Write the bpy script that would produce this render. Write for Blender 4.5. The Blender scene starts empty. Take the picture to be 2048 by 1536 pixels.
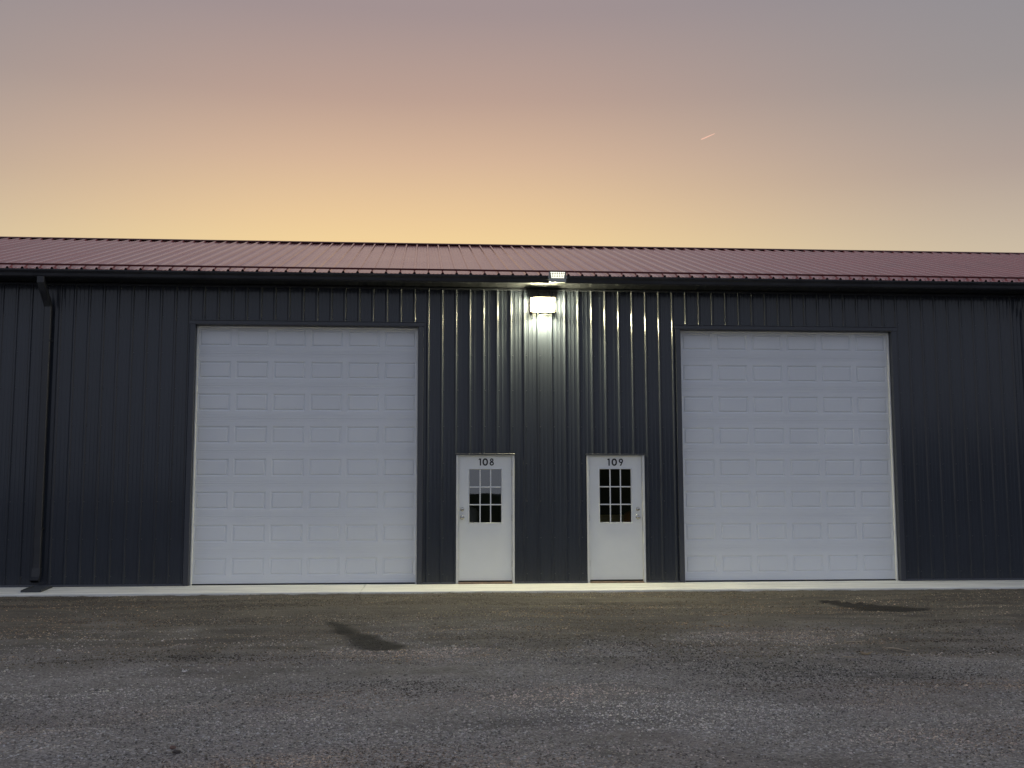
import bpy, bmesh, math, random
import numpy as np
from mathutils import Vector, Matrix
random.seed(7); np.random.seed(7)
scene = bpy.context.scene
C = scene.collection
R = math.radians

# ------------------------------------------------------------------ camera
cam_d = bpy.data.cameras.new('camera'); cam = bpy.data.objects.new('camera', cam_d); C.objects.link(cam)
cam_d.sensor_fit = 'HORIZONTAL'; cam_d.sensor_width = 36.0
cam_d.lens = 36.0*2280.97/2048.0
cam_d.clip_start = 0.05; cam_d.clip_end = 12000
YAW, PIT, ROL = 0.0778, 0.1136, -0.0024
fwd = Vector((math.sin(YAW)*math.cos(PIT), math.cos(YAW)*math.cos(PIT), math.sin(PIT)))
rgt = Vector((math.cos(YAW), -math.sin(YAW), 0)); up = rgt.cross(fwd)
r2 = rgt*math.cos(ROL)+up*math.sin(ROL); u2 = -rgt*math.sin(ROL)+up*math.cos(ROL)
cam.matrix_world = Matrix(((r2.x, u2.x, -fwd.x, 0.1616), (r2.y, u2.y, -fwd.y, -18.7492), (r2.z, u2.z, -fwd.z, 1.1243), (0, 0, 0, 1)))
scene.camera = cam

# ------------------------------------------------------------------ sky (dusk, sun just set behind the building)
world = bpy.data.worlds.new('World'); scene.world = world; world.use_nodes = True
wn, wl = world.node_tree.nodes, world.node_tree.links
for n in list(wn): wn.remove(n)
def N(nodes, t, **k):
    n = nodes.new(t)
    for a, v in k.items(): setattr(n, a, v)
    return n
tc = N(wn, 'ShaderNodeTexCoord'); sep = N(wn, 'ShaderNodeSeparateXYZ'); wl.new(tc.outputs['Generated'], sep.inputs[0])
SUN_AZ = R(-1.0)                    # azimuth of the afterglow, clockwise from +Y
def s2l(c): return tuple(((x/255)/12.92 if x/255 <= .04045 else ((x/255+.055)/1.055)**2.4) for x in c)
def ramp(nodes, stops, interp='EASE'):
    r = N(nodes, 'ShaderNodeValToRGB'); cr = r.color_ramp; cr.interpolation = interp
    while len(cr.elements) < len(stops): cr.elements.new(.5)
    for e, (p, c) in zip(cr.elements, stops): e.position = p; e.color = (*c, 1)
    return r
el = N(wn, 'ShaderNodeMath', operation='ARCSINE'); wl.new(sep.outputs['Z'], el.inputs[0])
eln = N(wn, 'ShaderNodeMapRange'); eln.inputs['From Min'].default_value = 0; eln.inputs['From Max'].default_value = R(90)
wl.new(el.outputs[0], eln.inputs['Value'])
def E_(d): return d/90.0
glow = ramp(wn, [(E_(0), s2l((240, 206, 134))), (E_(12.2), s2l((245, 215, 152))), (E_(14.6), s2l((233, 199, 150))), (E_(17.5), s2l((212, 178, 148))),
                 (E_(20.5), s2l((185, 156, 141))), (E_(24.5), s2l((160, 142, 141))), (E_(36), s2l((146, 144, 156))), (E_(90), s2l((150, 156, 176)))], 'LINEAR')
side = ramp(wn, [(E_(0), s2l((196, 178, 158))), (E_(12), s2l((198, 182, 160))), (E_(16), s2l((170, 154, 146))), (E_(20), s2l((150, 143, 143))),
                 (E_(26), s2l((138, 137, 144))), (E_(36), s2l((146, 148, 160))), (E_(90), s2l((150, 156, 176)))], 'LINEAR')
away = ramp(wn, [(E_(0), s2l((168, 174, 186))), (E_(6), s2l((180, 186, 200))), (E_(14), s2l((180, 188, 206))), (E_(36), s2l((172, 182, 206))), (E_(90), s2l((150, 156, 176)))], 'LINEAR')
for r_ in (glow, side, away): wl.new(eln.outputs[0], r_.inputs['Fac'])
# horizontal direction cosine towards the afterglow
hx = N(wn, 'ShaderNodeMath', operation='MULTIPLY'); hx.inputs[1].default_value = math.sin(SUN_AZ); wl.new(sep.outputs['X'], hx.inputs[0])
hy = N(wn, 'ShaderNodeMath', operation='MULTIPLY'); hy.inputs[1].default_value = math.cos(SUN_AZ); wl.new(sep.outputs['Y'], hy.inputs[0])
hd = N(wn, 'ShaderNodeMath', operation='ADD'); wl.new(hx.outputs[0], hd.inputs[0]); wl.new(hy.outputs[0], hd.inputs[1])
ce = N(wn, 'ShaderNodeMath', operation='COSINE'); wl.new(el.outputs[0], ce.inputs[0])
cem = N(wn, 'ShaderNodeMath', operation='MAXIMUM'); cem.inputs[1].default_value = 1e-3; wl.new(ce.outputs[0], cem.inputs[0])
dv = N(wn, 'ShaderNodeMath', operation='DIVIDE', use_clamp=False); wl.new(hd.outputs[0], dv.inputs[0]); wl.new(cem.outputs[0], dv.inputs[1])
cl = N(wn, 'ShaderNodeClamp'); cl.inputs['Min'].default_value = -1; cl.inputs['Max'].default_value = 1; wl.new(dv.outputs[0], cl.inputs['Value'])
az = N(wn, 'ShaderNodeMath', operation='ARCCOSINE'); wl.new(cl.outputs[0], az.inputs[0])   # 0 at the glow, pi behind
def mr(src, a, b):
    m = N(wn, 'ShaderNodeMapRange', interpolation_type='SMOOTHSTEP'); m.inputs['From Min'].default_value = R(a); m.inputs['From Max'].default_value = R(b)
    wl.new(src.outputs[0], m.inputs['Value']); return m
m1, m2 = mr(az, 2, 34), mr(az, 50, 150)
x1 = N(wn, 'ShaderNodeMix', data_type='RGBA'); wl.new(m1.outputs[0], x1.inputs['Factor']); wl.new(glow.outputs[0], x1.inputs['A']); wl.new(side.outputs[0], x1.inputs['B'])
x2 = N(wn, 'ShaderNodeMix', data_type='RGBA'); wl.new(m2.outputs[0], x2.inputs['Factor']); wl.new(x1.outputs['Result'], x2.inputs['A']); wl.new(away.outputs[0], x2.inputs['B'])
bg = N(wn, 'ShaderNodeBackground'); bg.inputs['Strength'].default_value = 1.0; wl.new(x2.outputs['Result'], bg.inputs['Color'])
# physical twilight sky on top, very weak
sky = N(wn, 'ShaderNodeTexSky', sky_type='NISHITA'); sky.sun_disc = False; sky.sun_elevation = R(-1.5); sky.sun_rotation = SUN_AZ
bg2 = N(wn, 'ShaderNodeBackground'); bg2.inputs['Strength'].default_value = 0.05; wl.new(sky.outputs[0], bg2.inputs['Color'])
ad = N(wn, 'ShaderNodeAddShader'); wl.new(bg.outputs[0], ad.inputs[0]); wl.new(bg2.outputs[0], ad.inputs[1])
wo = N(wn, 'ShaderNodeOutputWorld'); wl.new(ad.outputs[0], wo.inputs['Surface'])
vs = scene.view_settings; vs.view_transform = 'Standard'; vs.look = 'None'; vs.exposure = 0.0; vs.gamma = 1.0; vs.use_curve_mapping = False
scene.cycles.max_bounces = 8; scene.cycles.transparent_max_bounces = 12
scene.cycles.caustics_reflective = False; scene.cycles.caustics_refractive = False
scene.cycles.sample_clamp_indirect = 4.0

# ------------------------------------------------------------------ materials
def mat(name, col, rough=.6, metal=0.0, spec=.5, noise=None, bump=None, coat=0.0):
    m = bpy.data.materials.new(name); m.use_nodes = True
    nt = m.node_tree; b = nt.nodes['Principled BSDF']
    b.inputs['Base Color'].default_value = (*col, 1); b.inputs['Roughness'].default_value = rough
    b.inputs['Metallic'].default_value = metal; b.inputs['Specular IOR Level'].default_value = spec
    b.inputs['Coat Weight'].default_value = coat; b.inputs['Coat Roughness'].default_value = .12
    geo = nt.nodes.new('ShaderNodeNewGeometry')
    if noise:       # (scale xyz, amount, roughness amount)
        mp = nt.nodes.new('ShaderNodeMapping'); mp.inputs['Scale'].default_value = noise[0]
        nt.links.new(geo.outputs['Position'], mp.inputs['Vector'])
        t = nt.nodes.new('ShaderNodeTexNoise'); t.inputs['Scale'].default_value = 1; t.inputs['Detail'].default_value = 5; t.inputs['Roughness'].default_value = .6
        nt.links.new(mp.outputs[0], t.inputs['Vector'])
        r = nt.nodes.new('ShaderNodeMapRange'); r.inputs['From Min'].default_value = .25; r.inputs['From Max'].default_value = .6
        r.inputs['To Min'].default_value = 1-noise[1]; r.inputs['To Max'].default_value = 1+noise[1]; nt.links.new(t.outputs['Fac'], r.inputs['Value'])
        mx = nt.nodes.new('ShaderNodeVectorMath'); mx.operation = 'SCALE'; mx.inputs[0].default_value = col
        nt.links.new(r.outputs[0], mx.inputs['Scale']); nt.links.new(mx.outputs[0], b.inputs['Base Color'])
        r2_ = nt.nodes.new('ShaderNodeMapRange'); r2_.inputs['From Min'].default_value = .3; r2_.inputs['From Max'].default_value = .7
        r2_.inputs['To Min'].default_value = rough-noise[2]; r2_.inputs['To Max'].default_value = rough+noise[2]
        nt.links.new(t.outputs['Fac'], r2_.inputs['Value']); nt.links.new(r2_.outputs[0], b.inputs['Roughness'])
    if bump:        # (scale xyz, distance)
        mp = nt.nodes.new('ShaderNodeMapping'); mp.inputs['Scale'].default_value = bump[0]
        nt.links.new(geo.outputs['Position'], mp.inputs['Vector'])
        t = nt.nodes.new('ShaderNodeTexNoise'); t.inputs['Scale'].default_value = 1; t.inputs['Detail'].default_value = 4
        nt.links.new(mp.outputs[0], t.inputs['Vector'])
        bp = nt.nodes.new('ShaderNodeBump'); bp.inputs['Strength'].default_value = 1; bp.inputs['Distance'].default_value = bump[1]
        nt.links.new(t.outputs['Fac'], bp.inputs['Height']); nt.links.new(bp.outputs[0], b.inputs['Normal'])
    return m
def emat(name, col, strength):
    m = bpy.data.materials.new(name); m.use_nodes = True; nt = m.node_tree
    b = nt.nodes['Principled BSDF']; b.inputs['Base Color'].default_value = (.8, .8, .8, 1)
    b.inputs['Emission Color'].default_value = (*col, 1); b.inputs['Emission Strength'].default_value = strength
    return m
M = {}
M['wall'] = mat('charcoal_painted_steel', (.0195, .0238, .0335), .42, 0, .25, ((1.3, 1.3, .5), .12, .04), ((2.2, 2.2, .6), .0022), .5)
M['trim'] = mat('charcoal_trim_steel', (.034, .037, .047), .38, 0, .5, ((3, 3, 1), .12, .05), ((3, 3, 3), .003))
M['gutter'] = mat('black_gutter_aluminium', (.016, .017, .021), .35, 0, .5, ((2, 2, 2), .2, .08), ((1.5, 3, 3), .004))
M['soffit'] = mat('dark_soffit', (.012, .013, .016), .5, 0, .4)
M['roof'] = mat('burgundy_roof_steel', (.37, .115, .100), .25, 0, .7, ((1, .7, 1), .10, .05), ((1.8, .7, 1), .003), .65)
M['rail'] = mat('burgundy_rail', (.085, .009, .009), .55)
M['door'] = mat('white_overhead_door_paint', (.66, .675, .70), .5, 0, .4, ((.8, 1, .8), .03, .05), ((9, 9, 60), .0012))
M['stop'] = mat('white_vinyl_stop', (.72, .72, .70), .5, 0, .4, ((2, 2, 6), .05, .03))
M['edoor'] = mat('white_entry_door_paint', (.66, .67, .67), .42, 0, .5, ((2, 2, 2), .03, .05), ((14, 14, 14), .0008))
M['eframe'] = mat('white_door_frame_paint', (.60, .60, .58), .5, 0, .4, ((4, 4, 4), .06, .03))
M['seal'] = mat('black_rubber_seal', (.012, .012, .013), .7)
M['threshold'] = mat('brown_threshold_metal', (.16, .11, .08), .5, .4, .5, ((20, 5, 5), .25, .05))
M['nickel'] = mat('satin_nickel', (.45, .44, .42), .22, 1.0)
M['hinge'] = mat('hinge_steel', (.35, .33, .30), .45, 1.0)
M['digit'] = mat('black_vinyl_digit', (.008, .008, .010), .45)
M['housing'] = mat('bronze_lamp_housing', (.05, .04, .032), .45, .3)
M['floodhousing'] = mat('grey_lamp_housing', (.32, .33, .32), .45, .3)
M['concrete'] = mat('concrete', (.66, .65, .61), .85, 0, .3, ((1.1, 4, 3), .17, .05), ((25, 25, 25), .004))
M['screw'] = mat('painted_screw', (.09, .09, .10), .3, .8)
M['darkint'] = mat('dark_interior', (.06, .06, .065), .9)
M['floorint'] = mat('slab_interior', (.28, .27, .26), .7)
M['thin'] = mat('dark_pad_matte', (.045, .050, .058), .7, 0, .4, ((20, 20, 20), .2, .05))
M['lens'] = emat('lamp_lens_lit', (1.0, .93, .56), 560)
M['led'] = emat('led_lit', (1.0, .98, .80), 1.8)
M['ledframe'] = mat('led_board', (.16, .17, .14), .5)
M['cardboard'] = mat('tan_box', (.45, .36, .16), .8)
M['orange'] = mat('orange_plastic', (.6, .2, .04), .5)
M['greytank'] = mat('grey_tank', (.45, .43, .42), .5)
M['navy'] = mat('navy_tarp', (.015, .025, .08), .6)
M['bark'] = mat('dry_twig', (.40, .33, .24), .8)
M['leaf'] = mat('dry_leaf', (.22, .16, .09), .8)
M['woods'] = mat('far_woods', (.035, .045, .03), 1.0, 0, .1, ((.3, .3, .3), .4, 0))
M['glass'] = bpy.data.materials.new('window_glass'); M['glass'].use_nodes = True
nt = M['glass'].node_tree; nt.nodes.remove(nt.nodes['Principled BSDF'])
tr = nt.nodes.new('ShaderNodeBsdfTransparent'); tr.inputs[0].default_value = (.80, .84, .83, 1)
gl = nt.nodes.new('ShaderNodeBsdfGlossy'); gl.inputs['Roughness'].default_value = .01; gl.inputs['Color'].default_value = (1, 1, 1, 1)
fr = nt.nodes.new('ShaderNodeFresnel'); fr.inputs['IOR'].default_value = 2.45
mx = nt.nodes.new('ShaderNodeMixShader'); nt.links.new(fr.outputs[0], mx.inputs[0]); nt.links.new(tr.outputs[0], mx.inputs[1]); nt.links.new(gl.outputs[0], mx.inputs[2])
nt.links.new(mx.outputs[0], nt.nodes['Material Output'].inputs['Surface'])

# ------------------------------------------------------------------ mesh helpers
class MB:
    def __init__(s): s.v = []; s.f = []
    def add(s, vs_, fs):
        o = len(s.v); s.v += [tuple(v) for v in vs_]; s.f += [tuple(i+o for i in f) for f in fs]; return s
    def box(s, x0, x1, y0, y1, z0, z1):
        return s.add([(x0,y0,z0),(x1,y0,z0),(x1,y1,z0),(x0,y1,z0),(x0,y0,z1),(x1,y0,z1),(x1,y1,z1),(x0,y1,z1)],
                     [(0,3,2,1),(4,5,6,7),(0,1,5,4),(1,2,6,5),(2,3,7,6),(3,0,4,7)])
    def bbox(s, x0, x1, y0, y1, z0, z1, b):     # box with the front (-Y) edges chamfered
        return s.add([(x0,y1,z0),(x1,y1,z0),(x1,y1,z1),(x0,y1,z1),(x0,y0+b,z0),(x1,y0+b,z0),(x1,y0+b,z1),(x0,y0+b,z1),
                      (x0+b,y0,z0+b),(x1-b,y0,z0+b),(x1-b,y0,z1-b),(x0+b,y0,z1-b)],
                     [(3,2,1,0),(0,1,5,4),(1,2,6,5),(2,3,7,6),(3,0,4,7),(4,5,9,8),(5,6,10,9),(6,7,11,10),(7,4,8,11),(8,9,10,11)])
    def prism(s, prof, a, b, axis='x'):         # closed 2D profile swept along an axis
        n = len(prof)
        def P(p, t): return (t, p[0], p[1]) if axis == 'x' else ((p[0], t, p[1]) if axis == 'y' else (p[0], p[1], t))
        vs_ = [P(p, a) for p in prof]+[P(p, b) for p in prof]
        fs = [(i, (i+1) % n, n+(i+1) % n, n+i) for i in range(n)]+[tuple(range(n))[::-1], tuple(range(n, 2*n))]
        return s.add(vs_, fs)
    def tube(s, pts, r, seg=10, cap=True):
        pts = [Vector(p) for p in pts]; rs = r if isinstance(r, (list, tuple)) else [r]*len(pts); rings = []
        for i, p in enumerate(pts):
            d = (pts[min(i+1, len(pts)-1)]-pts[max(i-1, 0)]).normalized()
            a = d.cross(Vector((0, 0, 1)) if abs(d.z) < .9 else Vector((1, 0, 0))).normalized(); b = d.cross(a)
            rings.append([p+(a*math.cos(t)+b*math.sin(t))*rs[i] for t in [2*math.pi*k/seg for k in range(seg)]])
        fs = []
        for i in range(len(pts)-1):
            for k in range(seg): fs.append((i*seg+k, i*seg+(k+1) % seg, (i+1)*seg+(k+1) % seg, (i+1)*seg+k))
        if cap: fs += [tuple(range(seg))[::-1], tuple(range((len(pts)-1)*seg, len(pts)*seg))]
        return s.add([v for r_ in rings for v in r_], fs)
    def lathe(s, prof, c, seg=20):              # profile (r, d) turned about the -Y axis through c
        n = len(prof); vs_ = [(c[0]+r*math.cos(2*math.pi*k/seg), c[1]-d, c[2]+r*math.sin(2*math.pi*k/seg)) for r, d in prof for k in range(seg)]
        fs = [(i*seg+k, (i+1)*seg+k, (i+1)*seg+(k+1) % seg, i*seg+(k+1) % seg) for i in range(n-1) for k in range(seg)]
        fs.append(tuple((n-1)*seg+k for k in range(seg))[::-1])
        return s.add(vs_, fs)
    def mesh(s, name, m, smooth=False):
        me = bpy.data.meshes.new(name); me.from_pydata(s.v, [], s.f); me.materials.append(m)
        bm = bmesh.new(); bm.from_mesh(me); bmesh.ops.recalc_face_normals(bm, faces=bm.faces); bm.to_mesh(me); bm.free()
        if smooth: me.polygons.foreach_set('use_smooth', [True]*len(me.polygons))
        me.update(); return me
    def build(s, name, m, parent=None, smooth=False, loc=None):
        return put(name, s.mesh(name, m, smooth), parent, loc)
def put(name, me, parent=None, loc=None):
    o = bpy.data.objects.new(name, me); C.objects.link(o)
    if parent is not None: o.parent = parent
    if loc is not None: o.location = loc
    return o
def tag(o, label=None, cat=None, group=None, kind=None):
    for k, v in (('label', label), ('category', cat), ('group', group), ('kind', kind)):
        if v: o[k] = v
    return o
def empty(name, loc=(0, 0, 0)):
    o = bpy.data.objects.new(name, None); o.location = loc; C.objects.link(o); return o

# ------------------------------------------------------------------ terrain
APR = -1.74            # outer edge of the concrete apron
def vnoise(x, y, seed, octaves=4, gain=.5):
    out = np.zeros_like(x); amp = 1.0; fr_ = 1.0
    rs = np.random.RandomState(seed); T = rs.rand(256, 256)
    for o in range(octaves):
        xs, ys = x*fr_+13.7*o, y*fr_+7.3*o
        xi, yi = np.floor(xs).astype(int), np.floor(ys).astype(int); tx, ty = xs-xi, ys-yi
        tx = tx*tx*(3-2*tx); ty = ty*ty*(3-2*ty)
        g = lambda a, b: T[a % 256, b % 256]
        out += amp*((g(xi, yi)*(1-tx)+g(xi+1, yi)*tx)*(1-ty)+(g(xi, yi+1)*(1-tx)+g(xi+1, yi+1)*tx)*ty-.5)
        amp *= gain; fr_ *= 2.03
    return out
def ground_h(x, y):
    near = np.clip((APR-y)/.35, 0, 1)
    fade = np.exp(-(np.hypot(x, y+6)/60)**2)
    h = -.026 - .022*near
    h = h+near*fade*(.045*vnoise(x*.35, y*.5, 3)+.022*vnoise(x*.8, y*2.4, 4)+.016*vnoise(x*2.6, y*6, 5, 4))
    # ruts running along the building, made by wheels
    for yc, w, d, wob in ((-3.05, .16, .016, .12), (-3.5, .10, .010, .1), (-5.0, .22, .018, .2), (-6.6, .25, .010, .45)):
        c = yc+wob*np.sin(x*.45+yc)+.08*vnoise(x*.7, x*0+yc, 9)
        q = (y-c)/w
        h = h-1.7*near*fade*d*(np.exp(-q*q)-.55*np.exp(-(np.abs(q)-1.6)**2*3))*(.4+.9*np.clip(vnoise(x*.5, y*.1+yc, 12)+.5, 0, 1))
    # tread marks close to the apron
    band = np.exp(-((y+3.6)/.40)**2)*np.clip((x+6.5)/3, .25, 1)
    h = h+band*.018*np.sin(x*30+3*np.sin(y*9))*np.clip(vnoise(x*.8, y*3, 14)+.6, 0, 1)
    # two shallow wet hollows
    h = h-.02*np.exp(-(((x+.35)*.9)**2+((y+7.3)*.7)**2)*1.5)
    e = np.exp(-((y-APR)/.08)**2)
    return h+e*(.014*vnoise(x*7, y*3, 21, 3)+.008*vnoise(x*1.1, y*0, 22, 2))
def gravel_amount(x, y):
    q = (-y-10.1+3.2*vnoise(x*.30+3, y*.20, 71, 3)+3.4*vnoise(x*.9+9, y*.8, 72, 3)+2.6*vnoise(x*3.5, y*3.0, 73, 3))/4.6
    q = np.clip(q*.5+.5, 0, 1); return q*q*(3-2*q)
def axis_coords(lo, hi, step, far, grow=1.35):
    c = list(np.arange(lo, hi+step*.5, step)); s = step
    while c[-1] < far: s *= grow; c.append(c[-1]+s)
    s = step; pre = []
    x = lo
    while x > -far: s *= grow; x -= s; pre.append(x)
    return np.array(pre[::-1]+c)
gx = axis_coords(-9.0, 13.0, .05, 3500); gy = axis_coords(-14.6, -1.15, .035, 3500)
GX, GY = np.meshgrid(gx, gy); GZ = ground_h(GX, GY)
inside = (GY > APR+.02) & (GX > -16) & (GX < 20) & (GY < 13)
GZ = np.where(inside, -.12, GZ)
nx_, ny_ = len(gx), len(gy)
verts = np.stack([GX, GY, GZ], -1).reshape(-1, 3)
ii = (np.arange(ny_-1)[:, None]*nx_+np.arange(nx_-1)[None]).reshape(-1)
faces = np.stack([ii, ii+1, ii+nx_+1, ii+nx_], -1)
def np_mesh(name, V, F, m, smooth=True):
    me = bpy.data.meshes.new(name); k = F.shape[1]
    me.vertices.add(len(V)); me.vertices.foreach_set('co', V.astype(np.float32).ravel())
    me.loops.add(F.size); me.loops.foreach_set('vertex_index', F.astype(np.int32).ravel())
    me.polygons.add(len(F)); me.polygons.foreach_set('loop_start', (np.arange(len(F))*k).astype(np.int32)); 
    me.polygons.foreach_set('use_smooth', [smooth]*len(F)); me.materials.append(m); me.update(calc_edges=True); me.validate(); return me

gm = bpy.data.materials.new('gravel_ground'); gm.use_nodes = True; M['ground'] = gm
nt = gm.node_tree; L = nt.links; nn = nt.nodes; b = nn['Principled BSDF']; b.inputs['Roughness'].default_value = .92; b.inputs['Specular IOR Level'].default_value = .25
geo = nn.new('ShaderNodeNewGeometry'); sp = nn.new('ShaderNodeSeparateXYZ'); L.new(geo.outputs['Position'], sp.inputs[0])
def noise(scale, detail=4, rough=.6, vec=None, sc=(1, 1, 1)):
    mp = nn.new('ShaderNodeMapping'); mp.inputs['Scale'].default_value = sc; L.new(vec or geo.outputs['Position'], mp.inputs['Vector'])
    t = nn.new('ShaderNodeTexNoise'); t.inputs['Scale'].default_value = scale; t.inputs['Detail'].default_value = detail; t.inputs['Roughness'].default_value = rough
    L.new(mp.outputs[0], t.inputs['Vector']); return t.outputs['Fac']
def m_(op, a, b_=None, c=None, clamp=False):
    n = nn.new('ShaderNodeMath'); n.operation = op; n.use_clamp = clamp
    for i, v in enumerate((a, b_, c)):
        if v is None: continue
        if isinstance(v, (int, float)): n.inputs[i].default_value = v
        else: L.new(v, n.inputs[i])
    return n.outputs[0]
def mrg(v, a, b_, c=0., d=1., smooth=True):
    n = nn.new('ShaderNodeMapRange'); n.interpolation_type = 'SMOOTHSTEP' if smooth else 'LINEAR'
    for k, q in (('From Min', a), ('From Max', b_), ('To Min', c), ('To Max', d)): n.inputs[k].default_value = q
    L.new(v, n.inputs['Value']); return n.outputs[0]
def mixc(f, a, b_):
    n = nn.new('ShaderNodeMix'); n.data_type = 'RGBA'
    if isinstance(f, (int, float)): n.inputs['Factor'].default_value = f
    else: L.new(f, n.inputs['Factor'])
    for k, v in (('A', a), ('B', b_)):
        if isinstance(v, tuple): n.inputs[k].default_value = (*v, 1)
        else: L.new(v, n.inputs[k])
    return n.outputs['Result']
big = noise(.45, 5, .6, sc=(.5, 1, 1)); mid = noise(2.2, 5, .65, sc=(.45, 1, 1)); fine = noise(38, 3, .7); grit = noise(120, 2, .7)
vor = nn.new('ShaderNodeTexVoronoi'); vor.inputs['Scale'].default_value = 75; L.new(geo.outputs['Position'], vor.inputs['Vector'])
vorb = nn.new('ShaderNodeTexVoronoi'); vorb.inputs['Scale'].default_value = 33; L.new(geo.outputs['Position'], vorb.inputs['Vector'])
gat = nn.new('ShaderNodeAttribute'); gat.attribute_name = 'gravel'
dirtmask = m_('SUBTRACT', 1.0, gat.outputs['Fac'])        # 1 = packed dirt near the building
dirt = mixc(mrg(mid, .3, .7), (.070, .061, .050), (.18, .155, .12))
streak = noise(1.0, 6, .7, sc=(.35, 3.2, 1)); streak2 = noise(1.0, 5, .7, sc=(1.3, 9, 1))
dirt = mixc(mrg(streak, .44, .64, 0, .6), dirt, (.055, .047, .038))
dirt = mixc(mrg(streak2, .52, .68, 0, .45), dirt, (.19, .165, .128))
dirt = mixc(mrg(fine, .35, .7, 0, .7), dirt, (.115, .102, .083))
dirt = mixc(mrg(grit, .58, .68, 0, .5), dirt, (.24, .22, .19))
gcol = nn.new('ShaderNodeSeparateColor'); L.new(vor.outputs['Color'], gcol.inputs[0])
grav = mixc(gcol.outputs[0], (.165, .151, .135), (.44, .405, .365))
grav = mixc(mrg(gcol.outputs[1], .93, .97), grav, (.60, .58, .56))
grav = mixc(mrg(grit, .45, .75, 0, .6), grav, (.115, .106, .098))
grav = mixc(mrg(noise(.9, 4, .6), .5, .72, 0, .5), grav, (.27, .225, .205))
col = mixc(dirtmask, grav, dirt)
col = mixc(mrg(noise(1.1, 6, .65, sc=(.35, 1, 1)), .52, .72, 0, .45), col, (.07, .06, .05))
def capsule(ax, ay, bx, by, w0, w1, wob):
    # distance to a segment, tapering, with an irregular outline -> stain mask
    dx, dy = bx-ax, by-ay; LL = dx*dx+dy*dy
    t = m_('DIVIDE', m_('ADD', m_('MULTIPLY', m_('SUBTRACT', sp.outputs['X'], ax), dx), m_('MULTIPLY', m_('SUBTRACT', sp.outputs['Y'], ay), dy)), LL, clamp=True)
    px = m_('SUBTRACT', sp.outputs['X'], m_('MULTIPLY_ADD', t, dx, ax)); py = m_('SUBTRACT', sp.outputs['Y'], m_('MULTIPLY_ADD', t, dy, ay))
    d = m_('SQRT', m_('ADD', m_('MULTIPLY', px, px), m_('MULTIPLY', py, py)))
    d = m_('ADD', d, m_('MULTIPLY', m_('SUBTRACT', noise(3.2, 6, .72), .5), wob))
    w = m_('MULTIPLY_ADD', t, w1-w0, w0)
    return mrg(m_('SUBTRACT', d, w), -.06, .08, 1., 0.)
st1 = capsule(-.84, -5.85, -.22, -8.3, .05, .21, .30)
st2 = capsule(5.58, -3.1, 5.95, -4.8, .06, .46, .34)
st = m_('MAXIMUM', st1, st2)
col = mixc(m_('MULTIPLY', st, .93), col, (.022, .019, .016))
L.new(col, b.inputs['Base Color'])
h1 = m_('MULTIPLY', vor.outputs['Distance'], -.55); h2 = m_('MULTIPLY', vorb.outputs['Distance'], -.6)
hh = m_('ADD', m_('ADD', m_('MULTIPLY', h1, mrg(dirtmask, 0, 1, 1., .8)), m_('MULTIPLY', h2, mrg(dirtmask, 0, 1, 1., .6))), m_('MULTIPLY', mid, .9))
hh = m_('ADD', hh, m_('MULTIPLY', fine, .5))
bp = nn.new('ShaderNodeBump'); bp.inputs['Distance'].default_value = .022; bp.inputs['Strength'].default_value = 1; L.new(hh, bp.inputs['Height']); L.new(bp.outputs[0], b.inputs['Normal'])
gme = np_mesh('ground', verts, faces, gm)
ga = gme.attributes.new('gravel', 'FLOAT', 'POINT'); ga.data.foreach_set('value', gravel_amount(GX, GY).astype(np.float32).ravel())
tag(put('ground', gme), kind='structure')

# loose gravel: thousands of small faceted stones
sm = bpy.data.materials.new('gravel_stone'); sm.use_nodes = True; sn = sm.node_tree
at = sn.nodes.new('ShaderNodeAttribute'); at.attribute_name = 'tone'; bs = sn.nodes['Principled BSDF']; bs.inputs['Roughness'].default_value = .85; bs.inputs['Specular IOR Level'].default_value = .3
sn.links.new(at.outputs['Color'], bs.inputs['Base Color'])
def stained(x, y):
    out = np.zeros_like(x)
    for ax, ay, bx, by, w0, w1 in ((-.84, -5.85, -.22, -8.3, .07, .23), (5.58, -3.1, 5.95, -4.8, .06, .46)):
        dx, dy = bx-ax, by-ay; t = np.clip(((x-ax)*dx+(y-ay)*dy)/(dx*dx+dy*dy), 0, 1)
        d = np.hypot(x-ax-t*dx, y-ay-t*dy); out = np.maximum(out, np.clip((w0+(w1-w0)*t-d)/.08+.5, 0, 1))
    return out
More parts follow.
